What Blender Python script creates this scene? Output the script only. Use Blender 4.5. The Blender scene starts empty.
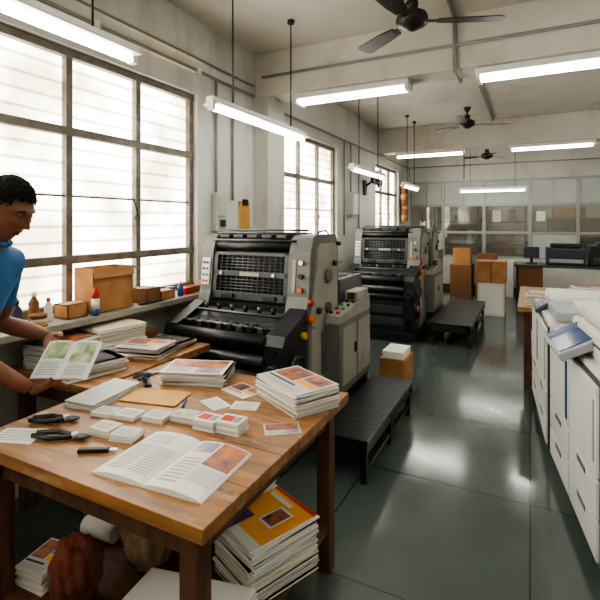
import bpy, bmesh, math, random
from mathutils import Vector, Matrix, noise
random.seed(7)
R=math.radians
def lin(c):
    return tuple(((v/255)/12.92 if v/255<=.04045 else ((v/255+.055)/1.055)**2.4) for v in c)+(1,)
def mk(name,col,rough=.5,metal=0,col2=None,ns=6,bump=0,emis=0,stretch=None,spec=None,lo=.35,hi=.7,wear=None,wlo=.55,whi=.7,wns=5,wst=None):
    m=bpy.data.materials.new(name); m.use_nodes=True
    nt=m.node_tree; b=nt.nodes['Principled BSDF']
    b.inputs['Base Color'].default_value=lin(col); b.inputs['Roughness'].default_value=rough; b.inputs['Metallic'].default_value=metal
    if spec is not None: b.inputs['Specular IOR Level'].default_value=spec
    if col2 or bump:
        tc=nt.nodes.new('ShaderNodeTexCoord'); n=nt.nodes.new('ShaderNodeTexNoise'); n.inputs['Scale'].default_value=ns; n.inputs['Detail'].default_value=5
        src=tc.outputs['Object']
        if stretch:
            mp=nt.nodes.new('ShaderNodeMapping'); mp.inputs['Scale'].default_value=stretch; nt.links.new(src,mp.inputs[0]); src=mp.outputs[0]
        nt.links.new(src,n.inputs['Vector'])
        if col2:
            r=nt.nodes.new('ShaderNodeValToRGB'); r.color_ramp.elements[0].position=lo; r.color_ramp.elements[1].position=hi
            r.color_ramp.elements[0].color=lin(col); r.color_ramp.elements[1].color=lin(col2)
            nt.links.new(n.outputs['Fac'],r.inputs[0]); cout=r.outputs[0]
            if wear:
                w=nt.nodes.new('ShaderNodeTexNoise'); w.inputs['Scale'].default_value=wns; w.inputs['Detail'].default_value=7; w.inputs['Roughness'].default_value=.65
                ws=tc.outputs['Object']
                if wst:
                    mp=nt.nodes.new('ShaderNodeMapping'); mp.inputs['Scale'].default_value=wst; nt.links.new(ws,mp.inputs[0]); ws=mp.outputs[0]
                nt.links.new(ws,w.inputs['Vector'])
                mr=nt.nodes.new('ShaderNodeMapRange'); mr.inputs['From Min'].default_value=wlo; mr.inputs['From Max'].default_value=whi; nt.links.new(w.outputs['Fac'],mr.inputs['Value'])
                mx=nt.nodes.new('ShaderNodeMixRGB'); mx.inputs[2].default_value=lin(wear); nt.links.new(mr.outputs[0],mx.inputs[0]); nt.links.new(cout,mx.inputs[1]); cout=mx.outputs[0]
            nt.links.new(cout,b.inputs['Base Color'])
        if bump:
            bp=nt.nodes.new('ShaderNodeBump'); bp.inputs['Strength'].default_value=bump; bp.inputs['Distance'].default_value=.01
            nt.links.new(n.outputs['Fac'],bp.inputs['Height']); nt.links.new(bp.outputs[0],b.inputs['Normal'])
    if emis:
        b.inputs['Emission Color'].default_value=lin(col); b.inputs['Emission Strength'].default_value=emis
    return m

class M:
    def __init__(s,name,loc=(0,0,0),rz=0):
        s.name=name; s.bm=bmesh.new(); s.mats=[]; s.base=Matrix.Translation(loc)@Matrix.Rotation(rz,4,'Z'); s.xf=Matrix.Identity(4)
    def mi(s,m):
        if m not in s.mats: s.mats.append(m)
        return s.mats.index(m)
    def add(s,verts,faces,mat,smooth=False):
        i=s.mi(mat); vs=[s.bm.verts.new(s.xf@Vector(v)) for v in verts]
        out=[]
        for f in faces:
            try:
                fc=s.bm.faces.new([vs[k] for k in f]); fc.material_index=i; fc.smooth=smooth; out.append(fc)
            except ValueError: pass
        return vs,out
    def box(s,x0,x1,y0,y1,z0,z1,mat,bev=0,rot=None):
        c=Vector(((x0+x1)/2,(y0+y1)/2,(z0+z1)/2)); h=Vector((abs(x1-x0)/2,abs(y1-y0)/2,abs(z1-z0)/2))
        t=bmesh.new(); bmesh.ops.create_cube(t,size=1)
        for v in t.verts: v.co=Vector((v.co.x*2*h.x,v.co.y*2*h.y,v.co.z*2*h.z))
        if bev: bmesh.ops.bevel(t,geom=t.edges[:],offset=min(bev,min(h)*.95),segments=2,affect='EDGES',profile=.6)
        if rot is not None:
            bmesh.ops.rotate(t,verts=t.verts,cent=(0,0,0),matrix=rot)
        t.verts.index_update()
        s.add([v.co+c for v in t.verts],[[v.index for v in f.verts] for f in t.faces],mat)
        t.free()
    def cyl(s,p,q,r,mat,seg=14,r2=None,smooth=True):
        s.sweep([p,q],[r,r if r2 is None else r2],mat,seg,smooth)
    def sweep(s,pts,r,mat,seg=8,smooth=True):
        pts=[Vector(p) for p in pts]; n=len(pts)
        if not isinstance(r,(list,tuple)): r=[r]*n
        t0=(pts[1]-pts[0]).normalized(); up=Vector((0,0,1)) if abs(t0.z)<.9 else Vector((1,0,0))
        a=t0.cross(up).normalized(); vs=[]
        for i,p in enumerate(pts):
            t=(pts[min(i+1,n-1)]-pts[max(i-1,0)]).normalized()
            a=(a-t*a.dot(t)).normalized(); b=t.cross(a)
            for k in range(seg):
                an=2*math.pi*k/seg; vs.append(p+(a*math.cos(an)+b*math.sin(an))*r[i])
        fs=[]
        for i in range(n-1):
            for k in range(seg):
                k2=(k+1)%seg; fs.append([i*seg+k,i*seg+k2,(i+1)*seg+k2,(i+1)*seg+k])
        V,F=s.add(vs,fs,mat,smooth)
        for ring in (V[:seg][::-1],V[-seg:]):
            try:
                f=s.bm.faces.new(ring); f.material_index=s.mi(mat)
            except ValueError: pass
    def prism(s,poly,axis,lo,hi,mat):
        def mkp(a,b,c):
            return {'x':(c,a,b),'y':(a,c,b),'z':(a,b,c)}[axis]
        n=len(poly); vs=[mkp(a,b,lo) for a,b in poly]+[mkp(a,b,hi) for a,b in poly]
        fs=[list(range(n))[::-1],list(range(n,2*n))]+[[i,(i+1)%n,n+(i+1)%n,n+i] for i in range(n)]
        s.add(vs,fs,mat)
    def lathe(s,prof,c,mat,seg=24):
        vs=[];fs=[];n=len(prof)
        for r,z in prof:
            for k in range(seg):
                a=2*math.pi*k/seg; vs.append((c[0]+r*math.cos(a),c[1]+r*math.sin(a),c[2]+z))
        for i in range(n-1):
            for k in range(seg):
                k2=(k+1)%seg; fs.append([i*seg+k,i*seg+k2,(i+1)*seg+k2,(i+1)*seg+k])
        if (Vector((prof[0][0],prof[0][1],0))-Vector((prof[-1][0],prof[-1][1],0))).length>1e-5:
            fs.append(list(range(seg))[::-1]); fs.append(list(range((n-1)*seg,n*seg)))
        s.add(vs,fs,mat,True)
    def sph(s,c,r,mat,u=16,v=10):
        t=bmesh.new(); bmesh.ops.create_uvsphere(t,u_segments=u,v_segments=v,radius=1); t.verts.index_update()
        rr=r if isinstance(r,(tuple,list)) else (r,r,r)
        s.add([Vector((q.co.x*rr[0]+c[0],q.co.y*rr[1]+c[1],q.co.z*rr[2]+c[2])) for q in t.verts],[[q.index for q in f.verts] for f in t.faces],mat,True); t.free()
    def rect(s,x0,x1,y0,y1,z,mat):
        s.add([(x0,y0,z),(x1,y0,z),(x1,y1,z),(x0,y1,z)],[[0,1,2,3]],mat)
    def done(s,parent=None):
        bmesh.ops.recalc_face_normals(s.bm,faces=s.bm.faces[:]) if s.name not in NOREC else None
        me=bpy.data.meshes.new(s.name); s.bm.to_mesh(me); s.bm.free()
        for m in s.mats: me.materials.append(m)
        o=bpy.data.objects.new(s.name,me); bpy.context.scene.collection.objects.link(o); o.matrix_world=s.base
        if parent: o.parent=parent
        return o
NOREC=set()

# ---------------- materials
wallM=mk('wall_paint',(206,205,197),.7,col2=(188,188,181),ns=1.1,bump=.08,lo=.3,hi=.8,wear=(152,149,138),wlo=.52,whi=.86,wns=2.2,wst=(1.5,1.5,.5))
wallDado=mk('wall_paint_white',(214,212,204),.7,col2=(194,192,184),ns=1.5,wear=(160,156,144),wlo=.55,whi=.9,wns=2.5)
ceilM=mk('ceiling_paint',(216,211,201),.85,col2=(200,194,183),ns=.9,wear=(166,156,142),wlo=.54,whi=.88,wns=1.6)
frameM=mk('window_frame_paint',(116,110,96),.6,col2=(84,78,66),ns=14,bump=.1)
alum=mk('aluminium',(156,158,153),.45,.5)
wood=mk('worn_wood',(160,110,60),.4,col2=(90,58,32),ns=3.2,bump=.12,stretch=(.9,8,8),lo=.34,hi=.76,wear=(182,156,120),wlo=.52,whi=.76,wns=4,wst=(1,3,3))
woodD=mk('dark_wood',(100,64,40),.5,col2=(56,36,22),ns=5,bump=.1,stretch=(6,6,1))
paper=mk('white_paper',(224,223,217),.7); paperG=mk('grey_paper',(196,196,192),.7); paperY=mk('cream_paper',(218,207,182),.7)
paperK=mk('kraft_folder',(206,156,78),.6,col2=(186,136,64),ns=6)
ink=mk('ink_text',(150,150,150),.7); inkD=mk('ink_dark',(40,44,66),.6)
phB=mk('print_photo_brown',(176,96,52),.4,col2=(42,34,56),ns=18); phG=mk('print_photo_green',(80,130,70),.4,col2=(206,206,170),ns=22)
phBl=mk('print_photo_blue',(46,88,170),.4,col2=(200,170,120),ns=14); phO=mk('print_orange',(246,156,0),.35,col2=(250,190,30),ns=6)
phR=mk('print_red',(196,50,34),.4); phP=mk('print_purple',(100,44,140),.4); phM=mk('print_photo_mixed',(206,124,44),.4,col2=(28,44,92),ns=20)
card=mk('cardboard',(178,130,82),.8,col2=(156,108,64),ns=8); cardD=mk('cardboard_dark',(120,82,52),.85)
cast=mk('press_grey_casting',(108,110,104),.45,.1,col2=(90,92,87),ns=4,bump=.03,wear=(66,68,64),wlo=.58,whi=.78,wns=9)
castL=mk('press_light_panel',(160,157,144),.45,col2=(138,135,124),ns=3,wear=(104,100,90),wlo=.58,whi=.85,wns=6)
boxG=mk('grey_enamel_box',(176,176,168),.5)
dark=mk('press_dark_enamel',(36,39,40),.36,.2,col2=(24,26,27),ns=5)
mid=mk('press_mid_grey',(66,70,70),.4,.2,col2=(50,54,54),ns=5)
black=mk('black_rubber',(16,16,18),.45); steel=mk('steel',(165,167,170),.3,.9); steelD=mk('steel_dark',(92,94,97),.35,.8)
redP=mk('red_plastic',(180,36,26),.4); orP=mk('orange_plastic',(214,106,30),.4); yelP=mk('yellow_plastic',(200,160,50),.4); greenP=mk('green_plastic',(50,130,70),.4)
plate=mk('chequer_plate',(44,46,46),.34,.5,col2=(28,30,32),ns=30,bump=.5)
copW=mk('copier_white',(216,216,210),.38,col2=(208,208,203),ns=2); copG=mk('copier_grey',(154,158,160),.4); copD=mk('copier_dark',(50,54,60),.35)
copB=mk('copier_blue',(36,66,130),.3); scr=mk('touch_screen',(50,80,120),.15)
skin=mk('skin',(134,86,60),.55,col2=(114,72,48),ns=14,bump=.12); hairM=mk('hair_black',(7,6,6),.75,spec=.15,col2=(16,13,12),ns=90,bump=.6)
shirt=mk('blue_shirt',(46,104,158),.85,col2=(34,80,130),ns=7,bump=.8); trou=mk('dark_trousers',(38,40,48),.8,col2=(30,32,40),ns=7,bump=.6); shoe=mk('shoe_black',(22,20,20),.4)
eyeW=mk('eye_white',(180,170,158),.3); lipM=mk('lips',(108,60,48),.5)
clothB=mk('brown_cloth',(120,60,38),.85,col2=(70,36,26),ns=7,bump=.3); clothT=mk('tan_cloth',(176,148,116),.85,col2=(126,100,76),ns=7,bump=.3)
whiteP=mk('white_fixture',(228,228,224),.4); tubeE=mk('fluorescent_tube',(252,250,243),.4,emis=17)
fanM=mk('fan_brown',(46,40,36),.4,.3); conduit=mk('conduit_grey',(138,138,134),.5)

# floor
fl=bpy.data.materials.new('polished_stone_floor'); fl.use_nodes=True; nt=fl.node_tree; b=nt.nodes['Principled BSDF']
tc=nt.nodes.new('ShaderNodeTexCoord'); br=nt.nodes.new('ShaderNodeTexBrick'); br.offset=0; br.squash=1
br.inputs['Scale'].default_value=1; br.inputs['Brick Width'].default_value=.9; br.inputs['Row Height'].default_value=.9; br.inputs['Mortar Size'].default_value=.004; br.inputs['Mortar Smooth'].default_value=.3
br.inputs['Color1'].default_value=lin((82,92,89)); br.inputs['Color2'].default_value=lin((70,81,79)); br.inputs['Mortar'].default_value=lin((42,48,48))
nt.links.new(tc.outputs['Object'],br.inputs['Vector'])
n=nt.nodes.new('ShaderNodeTexNoise'); n.inputs['Scale'].default_value=1.7; n.inputs['Detail'].default_value=5; n.inputs['Roughness'].default_value=.6; nt.links.new(tc.outputs['Object'],n.inputs['Vector'])
mx=nt.nodes.new('ShaderNodeMixRGB'); mx.blend_type='MULTIPLY'; mx.inputs[0].default_value=.8
rp=nt.nodes.new('ShaderNodeValToRGB'); rp.color_ramp.elements[0].color=(.68,.68,.68,1); rp.color_ramp.elements[1].color=(1.3,1.3,1.26,1); rp.color_ramp.elements[0].position=.15; rp.color_ramp.elements[1].position=.85
nt.links.new(n.outputs['Fac'],rp.inputs[0]); nt.links.new(br.outputs['Color'],mx.inputs[1]); nt.links.new(rp.outputs[0],mx.inputs[2]); nt.links.new(mx.outputs[0],b.inputs['Base Color'])
n2=nt.nodes.new('ShaderNodeTexNoise'); n2.inputs['Scale'].default_value=4; n2.inputs['Detail'].default_value=4; nt.links.new(tc.outputs['Object'],n2.inputs['Vector'])
r2=nt.nodes.new('ShaderNodeMapRange'); r2.inputs['To Min'].default_value=.05; r2.inputs['To Max'].default_value=.22; nt.links.new(n2.outputs['Fac'],r2.inputs['Value']); nt.links.new(r2.outputs[0],b.inputs['Roughness'])
b.inputs['Specular IOR Level'].default_value=1.0

# window pane: dirty frosted glass glowing with daylight
pane=bpy.data.materials.new('frosted_daylight_glass'); pane.use_nodes=True; nt=pane.node_tree; nt.nodes.clear()
out=nt.nodes.new('ShaderNodeOutputMaterial'); em=nt.nodes.new('ShaderNodeEmission'); tc=nt.nodes.new('ShaderNodeTexCoord')
wv=nt.nodes.new('ShaderNodeTexWave'); wv.bands_direction='Z'; wv.inputs['Scale'].default_value=3.2; wv.inputs['Distortion'].default_value=.25
nt.links.new(tc.outputs['Object'],wv.inputs['Vector'])
rw=nt.nodes.new('ShaderNodeValToRGB'); rw.color_ramp.elements[0].color=(.46,.43,.36,1); rw.color_ramp.elements[1].position=.16; nt.links.new(wv.outputs['Fac'],rw.inputs[0])
nn=nt.nodes.new('ShaderNodeTexNoise'); nn.inputs['Scale'].default_value=2.2; nt.links.new(tc.outputs['Object'],nn.inputs['Vector'])
rn=nt.nodes.new('ShaderNodeValToRGB'); rn.color_ramp.elements[0].position=.35; rn.color_ramp.elements[0].color=(.36,.31,.22,1); rn.color_ramp.elements[1].position=.65; rn.color_ramp.elements[1].color=(1,.955,.88,1)
nt.links.new(nn.outputs['Fac'],rn.inputs[0])
mm=nt.nodes.new('ShaderNodeMixRGB'); mm.blend_type='MULTIPLY'; mm.inputs[0].default_value=1
nt.links.new(rw.outputs[0],mm.inputs[1]); nt.links.new(rn.outputs[0],mm.inputs[2]); nt.links.new(mm.outputs[0],em.inputs['Color']); em.inputs['Strength'].default_value=7.5
nt.links.new(em.outputs[0],out.inputs[0])
# clear glass
glass=bpy.data.materials.new('partition_glass'); glass.use_nodes=True; nt=glass.node_tree; nt.nodes.clear()
out=nt.nodes.new('ShaderNodeOutputMaterial'); tr=nt.nodes.new('ShaderNodeBsdfTransparent'); tr.inputs[0].default_value=(.86,.86,.83,1); gl=nt.nodes.new('ShaderNodeBsdfDiffuse'); gl.inputs[0].default_value=lin((180,180,170))
gg=nt.nodes.new('ShaderNodeBsdfGlossy'); gg.inputs['Roughness'].default_value=.05
ms=nt.nodes.new('ShaderNodeMixShader'); ms.inputs[0].default_value=.14; nt.links.new(tr.outputs[0],ms.inputs[1]); nt.links.new(gl.outputs[0],ms.inputs[2])
m3=nt.nodes.new('ShaderNodeMixShader'); m3.inputs[0].default_value=.16; nt.links.new(ms.outputs[0],m3.inputs[1]); nt.links.new(gg.outputs[0],m3.inputs[2]); nt.links.new(m3.outputs[0],out.inputs[0])
frost=mk('partition_frosted_glass',(184,188,183),.3,col2=(160,166,162),ns=2)

# ---------------- room shell
YF=10.6; CE=3.2; YB=-2.5; XR=3.6; YE=13.5; WX=-2.49
m=M('floor'); m.box(-2.8,XR+.2,YB-.2,YE+.2,-.1,0,fl); m.done()
m=M('ceiling'); m.box(-2.8,XR+.2,YB-.2,YE+.2,CE,CE+.12,ceilM); m.done()
wins=[(-.96,3.02,[ -.395,.17,.735,1.30,1.865,2.42]),(4.45,6.12,[5.0,5.56]),(7.95,9.55,[8.48,9.02])]
SB,ST=.95,2.57
m=M('wall_left')
m.box(-2.8,WX,YB,YE,0,SB,wallM); m.box(-2.8,WX,YB,YE,ST,CE,wallM)
ys=[YB]+[v for w in wins for v in w[:2]]+[YE]
for i in range(0,len(ys),2): m.box(-2.8,WX,ys[i],ys[i+1],SB,ST,wallM)
m.done()
m=M('wall_right'); m.box(XR,XR+.2,YB,YE,0,CE,wallM); m.done()
m=M('wall_back'); m.box(-2.49,XR,YB-.2,YB,0,CE,wallM); m.done()
m=M('wall_annex'); m.box(-2.49,XR,YE,YE+.2,0,CE,wallDado); m.done()
m=M('wall_far'); m.box(WX,XR,YF,YF+.12,0,.72,wallDado); m.box(WX,XR,YF,YF+.12,2.42,CE,wallM); m.done()
for bi,by in enumerate((3.92,8.15)):
    m=M('trim_%d'%(bi+1)); m.box(WX,XR,by,by+.3,2.76,CE,ceilM,bev=.01); m.done()
m=M('trim_3'); m.box(WX,WX+.16,3.9,4.24,0,2.76,wallM); m.done()
m=M('baseboard_left'); m.box(WX,WX+.015,4.3,YF,0,.12,mid); m.done()
m=M('baseboard_far'); m.box(WX+.03,XR,YF-.015,YF,0,.12,mid); m.done()
PX=-2.57
for wi,(a,bb,cols) in enumerate(wins):
    m=M('window_%d'%(wi+1))
    m.box(PX-.02,PX-.01,a,bb,SB,ST,pane)
    for c in [a+.025]+cols+[bb-.025]: m.box(PX-.015,PX+.035,c-.022,c+.022,SB,ST,frameM,bev=.004)
    for z in (SB+.025,1.265,2.06,ST-.025): m.box(PX-.015,PX+.04,a,bb,z-.026,z+.026,frameM,bev=.004)
    cc=[a]+cols+[bb]
    for i in range(len(cc)-1):
        m.box(PX,PX+.02,cc[i]+.022,cc[i+1]-.022,1.655,1.667,frameM)
        if i%2==1:
            m.sweep([(PX+.045,cc[i+1]-.05,1.52),(PX+.075,cc[i+1]-.05,1.56),(PX+.05,cc[i+1]-.06,1.66)],.007,black,6)
    m.done()
    m=M('trim_%d'%(4+wi)); m.box(PX-.02,(-2.26 if wi==0 else -2.42),a-.03,bb+.03,SB-.04,SB-.001,castL,bev=.006); m.done()
# far partition
cols=[WX,-1.75,-.89,0,.86,1.72,2.6,XR]
m=M('window_4')
for z in (.74,1.27,1.87,2.4): m.box(WX,XR,YF+.02,YF+.08,z-.028,z+.028,alum,bev=.004)
for c in cols: m.box(c-.03,c+.03,YF+.015,YF+.08,.72,2.42,alum,bev=.004)
for i in range(len(cols)-1):
    x0,x1=cols[i]+.028,cols[i+1]-.028
    xm=(x0+x1)/2; m.box(xm-.012,xm+.012,YF+.03,YF+.07,1.87,2.4,alum)
    m.box(x0,x1,YF+.045,YF+.052,1.895,2.375,frost)
    m.box(x0,x1,YF+.045,YF+.052,1.295,1.845,glass)
    m.box(x0,x1,YF+.045,YF+.052,.765,1.245,glass if i%3 else frost)
m.done()
m=M('notice_sheets')
for x0,x1,z0,z1,mt in ((-.72,-.55,1.5,1.75,paperG),(.12,.28,1.52,1.72,paper)):
    m.box(x0,x1,YF+.036,YF+.0445,z0,z1,mt)
m.done()
# annex furniture
m=M('storage_shelf')
for x in (-2.3,-1.2,-.1): 
    for y in (12.6,13.1): m.box(x-.03,x+.03,y-.03,y+.03,0,2.2,mid)
for z in (.3,.9,1.5,2.1): m.box(-2.3,-.1,12.57,13.13,z-.02,z+.02,mid)
for i in range(22):
    x=random.uniform(-2.2,-.4); z=random.choice((.32,.92,1.52)); h=random.uniform(.15,.42); m.box(x,x+random.uniform(.15,.35),12.6,13.05,z,z+h,random.choice((card,cardD,paper,phB,card)))
m.done()
m=M('office_cabinet'); m.box(.4,1.5,12.7,13.3,0,1.6,cardD,bev=.01); m.box(.43,.94,12.68,12.7,.05,1.55,woodD); m.box(.96,1.47,12.68,12.7,.05,1.55,woodD); m.box(.5,1.2,12.8,13.2,1.6,1.85,card); m.done()

# ---------------- lights
def tube_y(name,x,y0,y1,z,top=CE):
    m=M(name); m.box(x-.03,x+.03,y0,y1,z,z+.045,whiteP,bev=.006)
    m.prism([(x-.07,z-.002),(x-.03,z+.02),(x+.03,z+.02),(x+.07,z-.002),(x+.065,z-.006),(x-.065,z-.006)],'y',y0+.02,y1-.02,whiteP)
    m.cyl((x,y0+.04,z-.025),(x,y1-.04,z-.025),.016,tubeE,12)
    for y in (y0+.02,y1-.02): m.box(x-.02,x+.02,y-.015,y+.015,z-.04,z,whiteP)
    for y in (y0+.25,y1-.25): m.cyl((x,y,z+.04),(x,y,top),.006,black,6); m.cyl((x,y,top-.03),(x,y,top),.03,black,10)
    m.done()
tube_y('hanging_tube_light',-1.75,.45,1.65,2.32)
tube_y('hanging_tube_light',-1.80,2.30,3.64,2.25)
tube_y('hanging_tube_light',-1.80,4.85,6.1,2.12)
tube_y('hanging_tube_light',-1.75,7.0,8.0,2.08)
def tube_x(name,x0,x1,y,z,rods=None,n=1):
    m=M(name); m.box(x0,x1,y-.05*n,y+.05*n,z,z+.05,whiteP,bev=.006)
    for k in range(n):
        yy=y+(k-(n-1)/2)*.07; m.cyl((x0+.04,yy,z-.022),(x1-.04,yy,z-.022),.016,tubeE,12)
    for x in (x0+.02,x1-.02): m.box(x-.015,x+.015,y-.05*n,y+.05*n,z-.04,z,whiteP)
    if rods:
        for x in (x0+.2,x1-.2): m.cyl((x,y,z+.05),(x,y,rods),.005,black,6)
    m.done()
for x0,x1 in ((-2.08,-.95),(-.4,.85)):
    tube_x('ceiling_tube_light',x0,x1,4.07,2.71,n=2)
for x0,x1 in ((-2.2,-1.0),(-.3,.9)):
    tube_x('ceiling_tube_light',x0,x1,8.3,2.71,n=2)
tube_x('hanging_tube_light',-1.25,-.05,9.5,2.12,rods=CE)
for x in (-1.8,.0,1.8): tube_x('ceiling_tube_light',x,x+1.2,11.7,CE-.05,n=2)  # tubes put in to brighten the annex behind the glass
for x0,x1 in ((1.4,2.6),): 
    tube_x('ceiling_tube_light',x0,x1,4.07,2.71,n=2); tube_x('ceiling_tube_light',x0,x1,8.3,2.71,n=2)  # added beyond the right edge of view for more room light
for x in (-1.2,.8):
    for y in (-1.4,.4): tube_x('ceiling_tube_light',x,x+1.2,y,CE-.05,n=2)  # unseen tubes above and behind the camera, added to brighten the interior
tube_x('ceiling_tube_light',1.4,2.6,2,CE-.05,n=2); tube_x('ceiling_tube_light',1.4,2.6,6,CE-.05,n=2)  # two more out-of-view tubes, added as extra light from the right

def fan(x,y,z,rot,r=.6):
    m=M('ceiling_fan',(x,y,z),rot)
    m.lathe([(.02,.075),(.06,.07),(.1,.045),(.11,.01),(.105,-.02),(.06,-.045),(.03,-.06),(.01,-.065)],(0,0,0),fanM)
    m.cyl((0,0,.06),(0,0,CE-z),.012,fanM,10); m.lathe([(.05,0),(.045,-.03),(.02,-.07)][::-1],(0,0,CE-z),fanM); m.lathe([(.045,.13),(.04,.09),(.02,.07)][::-1],(0,0,0),fanM)
    for k in range(3):
        m.xf=Matrix.Rotation(2*math.pi*k/3,4,'Z')@Matrix.Rotation(R(9),4,'X')
        m.box(.09,.2,-.018,.018,-.004,.004,fanM)
        m.prism([(.17,-.045),(.3,-.06),(r-.03,-.07),(r,-.05),(r,.05),(r-.03,.065),(.3,.06),(.17,.04)],'z',-.004,.004,fanM)
    m.xf=Matrix.Identity(4); m.done()
fan(-.72,3.12,2.87,R(22)); fan(-.83,7.15,2.95,R(24)); fan(-.75,9.55,2.78,R(50),.42)

# conduits on wall & ceiling
m=M('electrical_conduit')
m.sweep([(WX+.02,-2,2.76),(WX+.02,3.86,2.76)],.014,conduit,8); m.sweep([(WX+.02,4.28,2.72),(WX+.02,10.5,2.72)],.014,conduit,8)
m.sweep([(WX+.02,-2,2.86),(WX+.02,3.86,2.86)],.010,conduit,8)
m.sweep([(WX+.02,3.25,2.76),(WX+.02,3.25,1.76)],.012,conduit,8)
m.sweep([(WX+.02,3.5,2.76),(WX+.02,3.5,1.7)],.012,conduit,8)
m.sweep([(WX+.02,6.35,2.72),(WX+.02,6.35,1.3)],.012,conduit,8); m.sweep([(WX+.02,7.0,2.72),(WX+.02,7.0,1.1)],.012,conduit,8)
m.sweep([(-.55,-2,CE-.02),(-.55,3.9,CE-.02)],.018,conduit,8); m.sweep([(-.55,3.9,CE-.02),(-.55,3.9,2.74),(-.55,4.24,2.74),(-.55,4.24,CE-.02),(-.55,8.13,CE-.02)],.018,conduit,8)
m.sweep([(-2.4,3.9,2.95),(3.5,3.9,2.95)],.014,conduit,8); m.sweep([(-2.45,YF-.02,2.75),(3.5,YF-.02,2.75)],.012,conduit,8); m.sweep([(-1.3,YF-.02,3.2),(-1.3,YF-.02,2.45)],.012,conduit,8)
for y in (0,1,2,3): m.box(WX,WX+.04,y-.02,y+.02,2.735,2.785,whiteP)
m.lathe([(.05,-.03),(.05,0)],(-.55,2.6,CE-.0),conduit,14)
m.done()
m=M('switch_box'); m.box(WX,WX+.07,3.2,3.34,1.42,1.75,boxG,bev=.008); m.box(WX+.07,WX+.08,3.22,3.32,1.55,1.72,boxG,bev=.004); m.box(WX+.07,WX+.085,3.24,3.3,1.46,1.52,black); m.done()
m=M('clipboard'); m.box(WX,WX+.012,3.62,3.80,1.42,1.70,paperK,bev=.004); m.box(WX+.012,WX+.014,3.64,3.78,1.44,1.65,paperK); m.box(WX+.01,WX+.03,3.67,3.75,1.66,1.72,black,bev=.003); m.done()
m=M('wall_fuse_box'); m.box(WX,WX+.1,6.5,6.75,1.6,1.95,boxG,bev=.01); m.box(WX+.1,WX+.11,6.52,6.73,1.62,1.93,whiteP,bev=.003); m.sweep([(WX+.03,6.6,1.95),(WX+.03,6.6,2.72)],.012,conduit,6); m.done()
m=M('wall_fan',(-2.3,7.3,2.2))
m.box(-.19,-.15,-.06,.06,-.25,0,fanM,bev=.01); m.sweep([(-.17,0,-.1),(-.08,0,-.05),(-.02,0,0)],.02,fanM,8); m.sph((0,0,0),(.07,.07,.07),fanM)
for k in range(16):
    a=2*math.pi*k/16; m.sweep([(.06,0,0),(.1,.1*math.cos(a),.1*math.sin(a)),(.07,.19*math.cos(a),.19*math.sin(a))],.003,steelD,5)
for rr,xx in ((.1,.1),(.19,.07),(.15,.09)):
    m.sweep([(xx,rr*math.cos(2*math.pi*k/24),rr*math.sin(2*math.pi*k/24)) for k in range(25)],.004,steelD,5)
for k in range(3):
    m.xf=Matrix.Rotation(2*math.pi*k/3,4,'X')@Matrix.Rotation(.3,4,'Z'); m.box(.04,.046,-.05,.05,.03,.16,fanM,bev=.002)
m.xf=Matrix.Identity(4); m.done()
m=M('hanging_cloth_bundle')
for i in range(7): m.sph((WX+.09,9.72+.02*math.sin(i*2),2.25-.11*i),(.085,.12+.02*math.sin(i),.1),cardD if i%2 else card,12,8)
m.done()

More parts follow.
